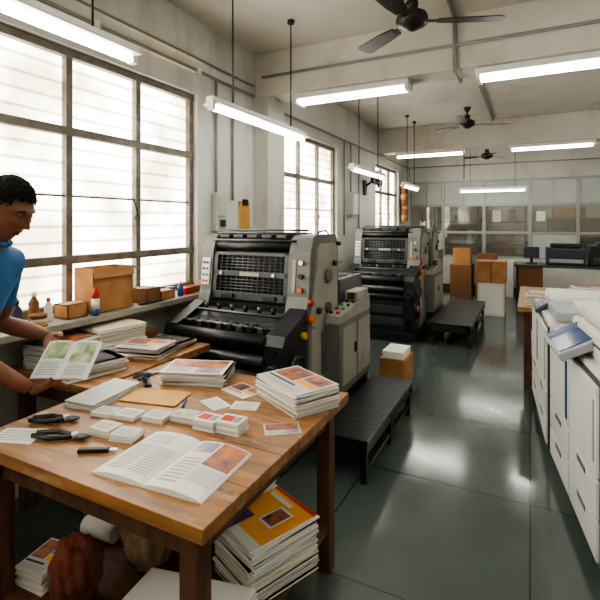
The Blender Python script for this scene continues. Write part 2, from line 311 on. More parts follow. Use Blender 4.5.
# ---------------- printing presses
def press(name,ox,oy,towers,plat):
    m=M(name,(ox,oy,0)); W=.9
    for t in range(towers):
        T=t*.78; m.xf=Matrix.Translation((0,T,0))
        pr=[(0,.1),(0,.9),(.035,1.0),(.07,1.3),(.11,1.39),(.15,1.41),(.49,1.41),(.53,1.37),(.55,1.28),(.55,.1)]
        m.prism(pr,'x',0,.1,cast); m.prism(pr,'x',.74,.9,cast)
        m.prism([(.05,.16),(.05,.88),(.1,1.02),(.14,1.3),(.18,1.35),(.46,1.35),(.49,1.3),(.49,.16)],'x',.9,.918,castL)
        m.box(.1,.74,.02,.5,.1,.93,dark)
        m.box(.1,.74,.16,.5,.93,1.3,black)
        m.xf=Matrix.Translation((0,T,0))@Matrix.Translation((0,.045,.985))@Matrix.Rotation(-math.atan2(.035,.3),4,'X')
        for z0,z1 in ((-.04,.015),(.125,.165),(.275,.3)): m.box(.1,.74,0,.03,z0,z1,mid,bev=.004)
        for x0,x1 in ((.1,.14),(.70,.74)): m.box(x0,x1,0,.03,-.04,.3,mid,bev=.004)
        for z0,z1 in ((.015,.125),(.165,.275)):
            for k in range(12):
                x=.165+k*.0455; m.box(x-.003,x+.003,.012,.02,z0,z1,mid)
            for q in (1,2,3,4): zz=z0+(z1-z0)*q/5; m.cyl((.14,.012,zz),(.70,.012,zz),.0045,steelD,6)
        m.box(.34,.5,-.004,.0,.132,.158,castL)
        for x in (.18,.62): m.cyl((x,-.012,.145),(x,0,.145),.012,steel,10)
        m.box(.2,.3,-.02,0,-.03,-.0,black,bev=.003); m.box(.55,.65,-.02,0,-.03,-.0,black,bev=.003)
        m.box(.015,.085,-.022,-.01,.05,.25,paper,bev=.003)
        for k in range(4):
            for j in range(2): m.cyl((.035+.03*j,-.022,.08+.045*k),(.035+.03*j,-.03,.08+.045*k),.009,(redP,greenP,black,black)[k],8)
        for k in range(3): m.cyl((.84,-.012,.06+.09*k),(.84,-.035,.06+.09*k),.017,(orP,black,steel)[k],12)
        m.box(.77,.80,-.018,-.009,.04,.26,castL,bev=.003)
        m.xf=Matrix.Translation((0,T,0))
        for y,z,r,mt in ((.13,1.33,.04,black),(.22,1.375,.045,dark),(.32,1.385,.04,steelD),(.42,1.375,.045,dark)):
            m.cyl((.1,y,z),(.74,y,z),r,mt,18)
        for y,z in ((.09,1.37),(.15,1.42),(.28,1.44)):
            m.cyl((.08,y,z),(.78,y,z),.008,steelD,8)
        m.box(.1,.74,.44,.54,1.2,1.41,dark,bev=.02)
        for k in range(5): m.box(.14+.12*k,.22+.12*k,.1,.16,1.385,1.41,mid,bev=.006)
        for y,z,r,mt in ((.3,1.12,.05,cast),(.3,.9,.035,steelD),(.14,.9,.022,black),(.42,1.2,.02,black)):
            m.cyl((.915,y,z),(.94,y,z),r,mt,18)
        m.cyl((.9,.03,.86),(.945,.03,.86),.026,orP,14); m.cyl((.9,.035,.97),(.935,.035,.97),.018,redP,12)
        m.box(.918,.926,.2,.44,.45,.75,cast,bev=.004); m.box(.926,.94,.4,.42,.57,.63,black)
        for y in (.07,.47):
            for z in (.2,.8): m.cyl((.918,y,z),(.924,y,z),.008,steelD,6)
        m.cyl((.9,.5,1.34),(.94,.5,1.34),.016,black,10); m.sweep([(.88,.2,1.40),(.9,.2,1.43),(.9,.32,1.44),(.88,.42,1.41)],.007,black,6)
        m.box(.74,.9,.0-.004,.0,.40,.86,cast); m.box(.76,.88,-.012,-.004,.44,.82,mid,bev=.004)
    m.xf=Matrix.Identity(4)
    # delivery bed
    ch=[(-.33,.28),(-.33,.76),(-.30,.82),(-.2,.85),(.0,.93),(.0,.28)]
    m.prism(ch,'x',-.01,.08,dark); m.prism(ch,'x',.78,.91,dark)
    m.box(.08,.78,-.28,0,.12,.68,dark,bev=.01)
    m.prism([(-.24,.7),(-.24,.785),(0,.89),(0,.7)],'x',.08,.78,mid)
    for y,z,r,mt in ((-.3,.77,.042,black),(-.32,.66,.035,steelD),(-.31,.56,.04,black),(-.22,.83,.014,steelD),(-.1,.885,.012,steelD)):
        m.cyl((.08,y,z),(.78,y,z),r,mt,18)
    m.box(.08,.78,-.325,-.3,.12,.5,dark,bev=.006)
    for k in range(8): m.box(.12+.08*k,.165+.08*k,-.25,-.16,.8,.84,steelD if k%2 else black,bev=.005)
    for k in range(6): m.cyl((.14+.11*k,-.06,.89),(.14+.11*k,-.06,.93),.015,black if k%2 else steelD,10)
    for z in (.2,.35): m.box(.1,.76,-.335,-.32,z,z+.1,mid,bev=.006)
    m.cyl((.845,-.33,.6),(.845,-.37,.6),.05,steelD,24); m.cyl((.845,-.37,.6),(.845,-.40,.6),.018,black,12); m.cyl((.845,-.33,.73),(.845,-.35,.73),.02,black,12)
    m.cyl((.91,-.2,.62),(.94,-.2,.62),.06,steelD,24)
    m.sweep([(.955,-.2+.06*math.cos(2*math.pi*k/20),.62+.06*math.sin(2*math.pi*k/20)) for k in range(21)],.007,black,6)
    m.cyl((.91,-.08,.78),(.94,-.08,.78),.022,yelP,14); m.cyl((.91,-.14,.4),(.93,-.14,.4),.04,steel,16); m.cyl((.91,-.27,.45),(.93,-.27,.45),.025,redP,12)
    m.box(0,.9,-.33,1.0 if towers==1 else .78*towers+.4,0,.12,dark,bev=.01)
    # rear feeder
    e=.78*(towers-1)+.55
    m.box(.06,.84,e,e+.5,.12,.9,mid,bev=.02); m.box(.02,.08,e+.1,e+.6,.12,1.05,cast,bev=.01); m.box(.82,.88,e+.1,e+.6,.12,1.05,cast,bev=.01)
    m.box(.1,.8,e+.15,e+.5,.9,.98,paper)
    for y in (.2,.45): m.cyl((.05,e+y,1.05),(.85,e+y,1.05),.015,steel,8)
    # side control console
    m.box(.92,1.04,.24,.90,.3,.80,cast,bev=.012); m.box(.93,1.03,.28,.86,0,.3,dark)
    m.prism([(.24,.8),(.24,.85),(.9,.92),(.9,.8)],'x',.925,1.037,castL)
    m.box(1.04,1.05,.28,.55,.36,.76,castL,bev=.005); m.box(1.04,1.05,.58,.87,.36,.76,castL,bev=.005); m.box(1.05,1.062,.5,.53,.55,.62,black)
    for k in range(6):
        y=.29+.1*k; z=.855+.106*(y-.24)
        for j in range(2): m.cyl((.955+.05*j,y,z),(.955+.05*j,y,z+.016),.012,(black,redP,greenP,black,black,steel,black)[(k+j)%7],10)
    m.box(.93,1.03,.62,.88,.9,.97,castL,bev=.008); m.box(.95,1.01,.616,.62,.91,.96,copD)
    # platform
    x0,x1,y0,y1,h=plat
    m.box(x0,x1,y0,y1,h-.035,h,plate,bev=.004)
    for x in (x0+.03,x1-.03):
        for y in (y0+.04,(y0+y1)/2,y1-.04): m.box(x-.018,x+.018,y-.018,y+.018,0,h-.035,black)
        m.box(x-.015,x+.015,y0,y1,h-.1,h-.035,dark); m.box(x-.01,x+.01,y0+.04,y1-.04,.06,.08,dark)
    m.box(x0,x1,y0,y0+.02,h-.1,h-.035,dark); m.box(x0,x1,y1-.02,y1,h-.1,h-.035,dark)
    m.box(x1-.002,x1+.004,y0,y1,h-.03,h-.002,steelD)
    nx=int((x1-x0)/.04); ny=int((y1-y0)/.04)
    for i in range(nx):
        for j in range(ny):
            cx=x0+.022+i*.04; cy=y0+.022+j*.04; a=R(45 if (i+j)%2 else -45); dx,dy=.014*math.cos(a),.014*math.sin(a)
            px,py=-dy*.3,dx*.3
            m.add([(cx-dx,cy-dy,h+.001),(cx+px,cy+py,h+.003),(cx+dx,cy+dy,h+.001),(cx-px,cy-py,h+.003)],[[0,1,2,3]],steelD)
    m.done()
press('offset_printing_press',-2.2,2.66,1,(1.06,1.38,-.20,.92,.26))
press('offset_printing_press',-2.18,5.95,2,(1.06,1.56,-.30,1.6,.28))

# ---------------- work table
def table(name,x0,x1,y0,y1,h,top,leg,shelf=None,lw=.06,ap=.09,th=.04,planks=5):
    m=M(name)
    n=planks; w=(y1-y0)/n
    for i in range(n): m.box(x0,x1,y0+i*w+.0006,y0+(i+1)*w-.0006,h-th,h,top,bev=.003)
    for x in (x0+.05,x1-.05-lw):
        for y in (y0+.04,y1-.04-lw): m.box(x,x+lw,y,y+lw,0,h-th,leg,bev=.004)
    m.box(x0+.06,x1-.06,y0+.055,y0+.08,h-th-ap,h-th,leg); m.box(x0+.06,x1-.06,y1-.08,y1-.055,h-th-ap,h-th,leg)
    m.box(x0+.065,x0+.09,y0+.06,y1-.06,h-th-ap,h-th,leg); m.box(x1-.09,x1-.065,y0+.06,y1-.06,h-th-ap,h-th,leg)
    if shelf: m.box(x0+.06,x1-.06,y0+.05,y1-.05,shelf-.025,shelf,leg,bev=.002)
    return m.done()
TX0,TX1,TY0,TY1,TH=-1.73,-.71,.88,1.88,.75
table('wooden_work_table',TX0,TX1,TY0,TY1,TH,wood,woodD,shelf=.2)
table('window_desk',-2.44,-1.78,1.42,2.28,.74,wood,woodD)
table('wooden_side_table',-.1,.9,4.45,5.9,.75,wood,woodD,shelf=.3)

def stack(m,cx,cy,z0,w,h,n,th,rot=0,jit=.006,cover=(),pm=None,cm=None,jr=.02):
    z=z0
    for i in range(n):
        a=rot+random.uniform(-jr,jr); m.xf=Matrix.Translation((cx+random.uniform(-jit,jit),cy+random.uniform(-jit,jit),z))@Matrix.Rotation(a,4,'Z')
        mat=pm or random.choice((paper,paper,paperG,paperY))
        m.box(-w/2,w/2,-h/2,h/2,.0004,th-.0004,mat)
        if not pm and th>.006 and i%3==1:
            m.box(-w/2-.0006,w/2+.0006,-h/2-.0006,h/2+.0006,th-.0012,th-.0004,random.choice((phM,phB,phBl,ink,paperG)))
        z+=th
    if cm: m.rect(-w/2,w/2,-h/2,h/2,th+.0002,cm)
    for q,(x0,x1,y0,y1,mt) in enumerate(cover): m.rect(x0*w,x1*w,y0*h,y1*h,th+.0006+.00012*q,mt)
    m.xf=Matrix.Identity(4); return z
def lines(x0,x1,y0,y1,n,mt=None):
    st=(y1-y0)/n; return [(x0,x1-random.random()*.08*(x1-x0),y0+i*st,y0+i*st+st*.3,mt or ink) for i in range(n)]
covA=[(-.45,.02,-.12,.45,phB),(.06,.45,.08,.45,phM),(.06,.45,-.12,.04,phO),(-.45,.2,-.26,-.2,inkD)]+lines(-.45,.42,-.44,-.3,4)
covB=[(-.46,.46,.0,.45,phM),(-.46,.46,-.08,-.03,phR)]+lines(-.42,.0,-.42,-.1,6)+[(.04,.44,-.44,-.12,phBl)]
covC=[(-.5,.5,-.5,.5,phO),(-.5,-.12,-.5,-.1,phP),(-.12,.5,-.5,-.36,paper),(-.02,.3,-.12,.26,paper),(.02,.27,-.08,.22,phM),(-.5,.5,.43,.5,phR),(-.42,.1,.3,.37,paper)]
m=M('magazine_stack'); stack(m,-.875,1.70,TH,.30,.215,13,.0068,R(-28),.005,covA,jr=.035); m.done()
m=M('magazine_stack'); stack(m,-1.42,1.73,TH,.30,.20,9,.0065,R(22),.006,covB,jr=.05); m.done()
m=M('leaflet'); stack(m,-1.14,1.69,TH,.16,.12,2,.0015,R(-18),0,covA); m.done()
m=M('leaflet'); stack(m,-.80,1.44,TH,.13,.09,2,.0015,R(35),0,covB); m.done()
m=M('kraft_folder'); stack(m,-1.43,1.46,TH,.26,.15,3,.002,R(14),.003,[],pm=paperK); m.done()
cards=[(-1.475,1.245,.012,4,0),(-1.375,1.265,.014,4,0),(-1.265,1.30,.014,5,0),(-1.165,1.345,.02,5,1),(-1.05,1.335,.03,7,2),(-.955,1.35,.035,8,2),(-1.35,1.135,.02,5,0),(-1.25,1.14,.018,5,0)]
m=M('business_card_stacks')
for x,y,hh,n,k in cards:
    cv=[(-.4,.4,-.35,.35,phG)] if k==1 else ([(-.4,.1,-.3,.3,phR),(.15,.4,-.3,.3,ink)] if k==2 else [(-.4,.4,-.32,.32,paperG)]+lines(-.35,.3,-.25,.3,3))
    stack(m,x,y,TH,.092,.072,n,hh/n+.001,R(8+random.uniform(-6,6)),.002,cv,jr=.03)
m.done()
# open magazine
def open_mag(name,cx,cy,z,rot,w=.21,h=.297,hook=.014,pics=0,tilt=None):
    m=M(name,(cx,cy,z),rot)
    if tilt is not None: m.base=m.base@tilt
    def H(x):
        u=abs(x)/w; return .003+hook*(math.sin(min(1,u*1.0)*math.pi)**.7*.9+.25*(1-u))*(1 if u>.02 else .6)
    def sheet(x0,x1,y0,y1,dz,mt,n=14):
        vs=[];fs=[]
        for i in range(n+1):
            x=x0+(x1-x0)*i/n
            vs+= [(x,y0,H(x)+dz),(x,y1,H(x)+dz)]
        for i in range(n): fs.append([2*i,2*i+2,2*i+3,2*i+1])
        m.add(vs,fs,mt,True)
    for s in (-1,1):
        n=14; poly=[(s*w*i/n,H(s*w*i/n)) for i in range(n+1)]+[(s*w*1.01,.0),(0,0)]
        m.prism(poly,'y',-h/2,h/2,paper)
    P=lambda x0,x1,y0,y1,mt: sheet(x0*w,x1*w,y0*h,y1*h,.0012,mt)
    if pics==0:
        for i in range(12):
            sheet(-.88*w,-.52*w,(-.38+i*.045)*h,(-.38+i*.045+.012)*h,.0014,ink,6); sheet(-.46*w,-.1*w,(-.38+i*.045)*h,(-.38+i*.045+.012)*h,.0014,ink,6)
        P(-.88,-.4,.22,.42,paperG)
        P(.5,.97,.0,.48,phM); P(.08,.46,.24,.46,phBl); P(.52,.95,-.3,-.04,paperG)
        for i in range(8): sheet(.1*w,.45*w,(-.38+i*.065)*h,(-.38+i*.065+.016)*h,.0014,ink,6)
    else:
        P(-.9,-.1,0,.45,phG); P(.1,.9,-.1,.45,phG)
        for i in range(6): P(-.85,-.15,-.42+i*.06,-.4+i*.06,ink); P(.15,.85,-.42+i*.045,-.405+i*.045,ink)
    return m.done()
open_mag('open_magazine',-.985,1.085,TH,R(4),w=.195,h=.28)
m=M('paper_pile'); z=stack(m,-1.63,1.37,TH,.15,.28,5,.005,R(8),.006,[],jr=.05,pm=paperG); m.done()
open_mag('booklet',-1.70,1.24,.93,R(25),w=.115,h=.18,hook=.010,pics=1,tilt=Matrix.Rotation(R(38),4,'X'))
m=M('loose_papers'); stack(m,-1.60,.98,TH,.16,.1,2,.0015,R(25),.004,lines(-.4,.4,-.4,.4,5),jr=.1)
stack(m,-1.16,1.52,TH,.12,.08,2,.0012,R(-30),.004,lines(-.4,.4,-.4,.4,4),jr=.2); stack(m,-1.04,1.56,TH,.11,.08,1,.0012,R(12),.004,lines(-.4,.4,-.4,.4,4),jr=.2); m.done()
# desk piles
m=M('paper_stacks')
stack(m,-2.26,1.62,.74,.21,.30,14,.009,R(8),.01,covB,jr=.06)
stack(m,-2.0,1.58,.74,.21,.30,8,.008,R(-14),.012,lines(-.4,.4,-.4,.4,12),jr=.08)
stack(m,-2.25,1.95,.74,.22,.30,16,.009,R(-10),.01,[],jr=.05)
stack(m,-1.96,1.93,.74,.26,.20,10,.007,R(15),.014,covA,jr=.1)
stack(m,-2.0,2.16,.74,.26,.18,5,.007,R(4),.014,lines(-.4,.4,-.4,.4,9),jr=.1)
stack(m,-2.3,2.18,.74,.2,.15,3,.02,R(4),.005,[],pm=cardD)
m.done()
# lower shelf
m=M('magazine_stack'); stack(m,-.88,1.46,.2,.24,.30,26,.0078,R(-22),.006,covC,jr=.04); m.done()
m=M('magazine_stack'); stack(m,-1.14,1.68,.2,.22,.26,26,.0075,R(8),.006,covA,jr=.05); m.done()
m=M('poster_sheets',(-.98,1.10,.225)); m.base=m.base@Matrix.Rotation(R(6),4,'Z')@Matrix.Rotation(R(-6),4,'Y')
for i in range(8): m.box(-.22,.20,-.15,.15,i*.006,i*.006+.005,paper if i%2 else paperG)
m.box(-.22,.20,-.15,.15,.048,.051,paper); m.done()
def blob(name,c,r,mt,amp=.35,fr=3.2):
    m=M(name,c); t=bmesh.new(); bmesh.ops.create_icosphere(t,subdivisions=5,radius=1); t.verts.index_update(); vs=[]
    for v in t.verts:
        p=v.co; k=1+amp*noise.noise(p*fr*.5+Vector(c)*3)+amp*.5*abs(noise.noise(p*fr*1.6))
        fold=1+.07*math.sin(math.atan2(p.y,p.x)*11+3*p.z)*(1-p.z*p.z)
        q=Vector((p.x*r[0]*k*fold,p.y*r[1]*k*fold,p.z*r[2]*k)); q.z=max(q.z,-r[2]*.75)+r[2]*.75; vs.append(q)
    m.add(vs,[[v.index for v in f.verts] for f in t.faces],mt,True); t.free(); m.done()
blob('brown_cloth_bag',(-1.40,1.06,.2),(.08,.07,.12),clothB,.3,4); blob('tan_cloth_bag',(-1.32,1.32,.2),(.10,.09,.15),clothT,.3,4)
m=M('paper_rolls')
for i in range(5): m.cyl((-1.66+.0,1.30+.08*i,.235),(-1.50,1.31+.08*i,.235),.035,(paper,card,paperY)[i%3],12)
m.done()
m=M('magazine_stack'); stack(m,-1.585,1.08,.2,.13,.16,12,.006,R(6),.006,covA,jr=.06); m.done()
m=M('cardboard_carton'); m.box(-1.45,-1.3,1.48,1.7,.2,.38,card,bev=.004); m.box(-1.44,-1.31,1.49,1.69,.38,.39,paperG); m.done()
# tools
def tool(name,x,y,z,rot,L=.2,sc=False):
    m=M(name,(x,y,z),rot)
    for s in (-1,1):
        m.sweep([(0,0,.012),(-L*.15,s*.012,.012),(-L*.5,s*.026,.012),(-L,s*.012,.012)],[.006,.009,.01,.008],black,8)
        m.sweep([(0,0,.012),(L*.18,s*.009,.012),(L*.36,s*.003,.012)],[.009,.009,.004],steelD if not sc else steel,8)
    m.cyl((0,0,.0),(0,0,.024),.011,steel,12); m.done()
tool('pliers',-1.555,1.13,TH,R(28),.13); tool('cutting_pliers',-1.40,1.05,TH,R(20),.15)
def stapler(x,y,r,mt):
    m=M('stapler',(x,y,TH),r); m.box(-.065,.065,-.016,.016,0,.01,black,bev=.003)
    m.xf=Matrix.Translation((-.06,0,.012))@Matrix.Rotation(R(-12),4,'Y'); m.box(0,.125,-.014,.014,.004,.026,mt,bev=.006); m.box(.0,.12,-.009,.009,0,.005,steel); m.xf=Matrix.Identity(4); m.done()
stapler(-1.60,1.57,R(-35),inkD)
m=M('utility_knife',(-1.26,1.025,TH),R(30)); m.box(-.06,.04,-.01,.01,0,.014,black,bev=.004); m.box(.04,.065,-.007,.007,.006,.009,steel); m.done()
m=M('scissors')
for s in (-1,1):
    m.sweep([(-.02,0,.006),(.04,s*.006,.006),(.10,s*.012,.006)],[.006,.006,.002],steel,6)
    m.sweep([(-.02,0,.006),(-.05,-s*.015,.006)],.005,black,6)
    m.sweep([(-.075+.026*math.cos(k*math.pi/6),-s*.024+.016*math.sin(k*math.pi/6),.006) for k in range(13)],.005,black,6)
m.base=Matrix.Translation((-1.65,1.68,TH))@Matrix.Rotation(R(75),4,'Z'); m.done()
m=M('pen'); m.cyl((-1.30,1.50,TH+.005),(-1.24,1.41,TH+.005),.005,copB,8); m.done()

# sill objects
SZ=SB
def obox(name,x,y,z,w,d,h,rz,op=True,mt=card):
    m=M(name,(x,y,z),rz); t=.005
    m.box(-w/2,w/2,-d/2,d/2,0,t,mt); m.box(-w/2,-w/2+t,-d/2,d/2,0,h,mt); m.box(w/2-t,w/2,-d/2,d/2,0,h,mt); m.box(-w/2,w/2,-d/2,-d/2+t,0,h,mt); m.box(-w/2,w/2,d/2-t,d/2,0,h,mt)
    if op:
        m.xf=Matrix.Translation((w/2,0,h))@Matrix.Rotation(R(75),4,'Y'); m.box(0,w*.35,-d/2,d/2,-t,0,mt)
        m.xf=Matrix.Translation((-w/2,0,h))@Matrix.Rotation(R(-75),4,'Y'); m.box(-w*.02,0,-d/2,d/2,-t,0,mt)
        m.xf=Matrix.Translation((0,d/2,h))@Matrix.Rotation(R(-20),4,'X'); m.box(-w/2,w/2,0,d*.25,-t,0,mt)
        m.xf=Matrix.Identity(4)
    else: m.box(-w/2,w/2,-d/2,d/2,h-t,h,mt); m.box(-.012,.012,-d/2-.001,d/2+.001,h,h+.001,paperY)
    m.done()
obox('cardboard_box',-2.40,2.01,SZ,.17,.30,.27,0)
obox('small_carton',-2.37,2.32,SZ,.15,.14,.10,R(5),False,cardD); obox('small_carton',-2.37,2.48,SZ,.12,.14,.06,0,False,card); obox('small_carton',-2.38,1.76,SZ,.12,.13,.08,0,False,card); obox('small_carton',-2.38,1.17,SZ,.15,.2,.12,0,False,card)
def bottle(name,x,y,h,r,bm_,cm):
    m=M(name); m.lathe([(r*.94,0),(r,.01),(r,h*.66),(r*.42,h*.82),(r*.4,h*.86)],(x,y,SZ),bm_,16); m.lathe([(r*.5,h*.86),(r*.5,h)],(x,y,SZ),cm,12); m.done()
bottle('ink_bottle',-2.34,1.42,.15,.026,inkD,black); bottle('glue_bottle',-2.38,1.62,.13,.022,copW,redP); bottle('solvent_bottle',-2.40,1.55,.17,.027,cardD,whiteP); bottle('solvent_bottle',-2.33,2.63,.11,.022,copB,whiteP)
m=M('ink_jar'); m.lathe([(.03,0),(.031,.01),(.031,.05)],(-2.40,2.60,SZ),whiteP,18); m.lathe([(.033,.05),(.033,.065)],(-2.40,2.60,SZ),copB,18); m.done()
m=M('spray_can'); m.lathe([(.022,0),(.023,.01),(.023,.04)],(-2.287,1.85,SZ),copB,18); m.lathe([(.0232,.04),(.0232,.1)],(-2.287,1.85,SZ),paper,18); m.lathe([(.023,.1),(.023,.13),(.014,.145),(.014,.165)],(-2.287,1.85,SZ),redP,18); m.done()
m=M('tape_rolls')
for k,(mt,r) in enumerate(((paperK,.045),(paperY,.04),(cardD,.042))): m.lathe([(.022,.022*k),(r,.022*k),(r,.022*k+.02),(.022,.022*k+.02),(.022,.022*k)],(-2.315,1.52,SZ),mt,20)
m.done()
m=M('sill_clutter')
m.box(-2.4,-2.32,2.68,2.76,SZ,SZ+.05,redP,bev=.004); m.box(-2.42,-2.34,2.78,2.87,SZ,SZ+.05,cardD,bev=.004); m.box(-2.4,-2.35,2.9,2.96,SZ,SZ+.08,orP,bev=.004); m.box(-2.31,-2.28,2.2,2.4,SZ,SZ+.015,steelD,bev=.003); m.box(-2.45,-2.4,1.32,1.38,SZ,SZ+.07,black,bev=.004)
m.done()

# ---------------- copiers
def copier(x,y,rz,L,kind):
    m=M('production_copier',(x,y,0),rz); D=.75
    m.box(.01,D,0,L,.07,.86,copW,bev=.015); m.box(.04,D-.04,.04,L-.04,.02,.08,copD)
    for yy in (.1,L-.1):
        for xx in (.08,D-.08): m.cyl((xx-.0,yy-.015,.03),(xx,yy+.015,.03),.03,black,12)
    h=L/2
    m.box(.0,.02,.006,L-.006,.08,.84,copD)
    for a,bb in ((.012,h-.008),(h+.008,L-.012)):
        m.box(-.012,.03,a,bb,.445,.82,copW,bev=.008)
        for z0,z1 in ((.10,.262),(.275,.432)):
            m.box(-.012,.03,a,bb,z0,z1,copW,bev=.008); m.box(-.0145,-.01,(a+bb)/2-.07,(a+bb)/2+.07,z1-.05,z1-.025,copD,bev=.002)
    m.box(-.016,-.01,h+.03,h+.07,.48,.78,copB,bev=.002); m.box(-.016,-.01,.04,.06,.5,.76,copG,bev=.002)
    if kind==0:
        m.box(.05,D,.02,L*.62,.86,1.0,copW,bev=.02); m.box(.06,D-.02,.03,L*.6,1.005,1.1,copW,bev=.03); m.box(.12,.5,.1,L*.5,1.1,1.13,copG,bev=.01)
        m.box(.046,.05,.05,L*.6,.93,.94,copD)
        m.xf=Matrix.Translation((-.0,L*.5,.90))@Matrix.Rotation(R(-28),4,'Y'); m.box(-.1,.13,-.2,.2,-.02,.02,copG,bev=.01); m.box(-.085,.1,-.17,.08,.02,.024,scr,bev=.002); m.box(-.085,.1,.1,.18,.02,.024,copB,bev=.002)
        m.xf=Matrix.Identity(4)
        m.box(.1,D-.05,L*.66,L-.04,.86,.95,copW,bev=.02); m.prism([(.12,.95),(.6,.95),(.6,1.02),(.12,.97)],'y',L*.7,L-.08,copG)
    else:
        m.box(.05,D,.05,L*.5,.86,.93,copG,bev=.02); m.box(.08,D-.05,L*.5,L-.03,.86,.96,copW,bev=.03); m.box(.2,.6,.1,L*.45,.93,.95,paper)
        m.xf=Matrix.Translation((.03,L*.6,.88))@Matrix.Rotation(R(-30),4,'Y'); m.box(-.07,.08,-.14,.14,-.015,.015,copD,bev=.008); m.box(-.05,.06,-.1,.1,.015,.018,scr)
        m.xf=Matrix.Identity(4)
    m.done()
copier(.255,2.2,R(8),.98,0); copier(.10,3.25,R(4),1.05,1)

m=M('magazine_stack'); stack(m,.12,4.7,.75,.3,.22,12,.007,0,.01,covB,jr=.05); stack(m,.5,4.9,.75,.3,.22,22,.007,.2,.01,covA,jr=.05); stack(m,.15,5.2,.75,.3,.22,6,.007,0,.01,[],jr=.05); m.done()
m=M('paper_stacks'); stack(m,.15,4.75,.3,.3,.22,16,.008,0,.01,[],jr=.05); stack(m,.15,5.2,.3,.3,.22,10,.008,0,.01,covB,jr=.05); m.done()

# back area
m=M('cardboard_boxes'); m.box(-.80,-.36,7.95,8.35,.0,.52,card,bev=.005); m.box(-.78,-.34,7.96,8.36,.52,.86,card,bev=.005); m.box(-.57,-.55,7.949,8.36,.52,.861,cardD); m.done()
m=M('cardboard_boxes'); m.box(-1.0,-.55,9.9,10.4,0,.5,card,bev=.005); m.box(-.97,-.6,9.95,10.35,.5,.85,cardD,bev=.005); m.box(-1.5,-1.08,9.95,10.4,0,.6,cardD,bev=.005); m.box(-1.45,-1.1,10.0,10.35,.6,.95,card,bev=.005)
m.box(-.5,-.3,10.0,10.4,0,.7,paperG,bev=.003); m.done()
m=M('white_panel'); m.base=Matrix.Translation((-.56,7.84,0))@Matrix.Rotation(R(-8),4,'X'); m.box(-.2,.2,-.015,.0,0,.52,wallDado,bev=.003); m.box(-.17,.17,-.018,-.015,.04,.48,paper); m.done()
m=M('office_desk'); m.box(-.25,1.6,8.9,9.6,.71,.75,mid,bev=.004)
for x in (-.22,1.52):
    for y in (8.93,9.53): m.box(x,x+.04,y,y+.04,0,.71,black)
m.box(-.2,.2,8.95,9.55,.1,.71,cardD,bev=.005); m.done()
m=M('desktop_printer'); m.box(.25,.85,9.0,9.5,.75,1.05,copD,bev=.03); m.box(.3,.8,8.95,9.02,.8,.86,copG,bev=.01); m.box(.32,.78,9.1,9.45,1.05,1.12,dark,bev=.02); m.done()
m=M('desktop_printer'); m.box(.9,1.5,9.0,9.5,.75,1.1,dark,bev=.03); m.box(.95,1.45,8.97,9.02,.8,.9,mid,bev=.01); m.box(1.0,1.4,9.1,9.4,1.1,1.16,copD,bev=.02); m.done()
m=M('desktop_monitor'); m.box(-.1,.15,9.2,9.24,.85,1.05,black,bev=.006); m.box(0,.05,9.22,9.25,.75,.9,black); m.box(-.06,.11,9.15,9.3,.75,.765,black); m.box(-.09,.14,9.197,9.2,.86,1.04,copD); m.done()
m=M('carton'); m.box(-1.15,-.93,3.78,4.08,0,.34,card,bev=.004); m.box(-1.13,-.95,3.80,4.06,.34,.40,paper,bev=.003); m.done()

# ---------------- man
man=bpy.data.objects.new('man',None); bpy.context.scene.collection.objects.link(man)
def skinmesh(name,verts,edges,radii,roots,sub=2):
    me=bpy.data.meshes.new(name+'_sk'); me.from_pydata([tuple(v) for v in verts],edges,[]); o=bpy.data.objects.new(name,me); bpy.context.scene.collection.objects.link(o)
    sk=o.modifiers.new('Skin','SKIN'); sk.use_smooth_shade=True
    sb=o.modifiers.new('Sub','SUBSURF'); sb.levels=sub; sb.render_levels=sub
    for i,r in enumerate(radii):
        d=me.skin_vertices[0].data[i]; d.radius=(r,r) if not isinstance(r,tuple) else r; d.use_root=(i in roots)
    dg=bpy.context.evaluated_depsgraph_get(); ev=o.evaluated_get(dg); nm=bpy.data.meshes.new_from_object(ev)
    bpy.data.objects.remove(o); no=bpy.data.objects.new(name,nm); bpy.context.scene.collection.objects.link(no)
    for p in nm.polygons: p.use_smooth=True
    no.parent=man; return no
F=Vector((.94,.34,0)); L=Vector((-.34,.94,0)); S=Vector((.045,.02,0))
V={}
V['pel']=Vector((-2.05,.95,.92))+S; V['sp']=Vector((-2.03,.96,1.08))+S; V['ch']=Vector((-1.985,.975,1.24))+S; V['up']=Vector((-1.95,.985,1.35))+S; V['nk']=Vector((-1.905,1.0,1.43))+S; V['hd']=Vector((-1.855,1.02,1.51))+S
V['rs']=V['up']-L*.155+Vector((0,0,-.01)); V['ls']=V['up']+L*.155+Vector((0,0,-.01))
V['re']=Vector((-1.81,.90,1.04)); V['rsl']=V['rs']+(V['re']-V['rs'])*.6; V['rf']=Vector((-1.785,1.0,.945)); V['rw']=Vector((-1.748,1.12,.842))
V['le']=Vector((-2.07,1.18,1.06)); V['lsl']=V['ls']+(V['le']-V['ls'])*.6; V['lf']=Vector((-1.99,1.235,1.03)); V['lw']=Vector((-1.885,1.29,.998))
V['rh']=V['pel']-L*.09+Vector((0,0,-.06)); V['lh']=V['pel']+L*.09+Vector((0,0,-.06))
V['rk']=V['rh']+F*.03+Vector((0,0,-.38)); V['lk']=V['lh']+F*.04+Vector((0,0,-.38))
V['ra']=V['rk']-F*.03+Vector((0,0,-.40)); V['la']=V['lk']-F*.02+Vector((0,0,-.40))
V['rt']=V['ra']+F*.16+Vector((0,0,-.045)); V['lt']=V['la']+F*.16+Vector((0,0,-.045))
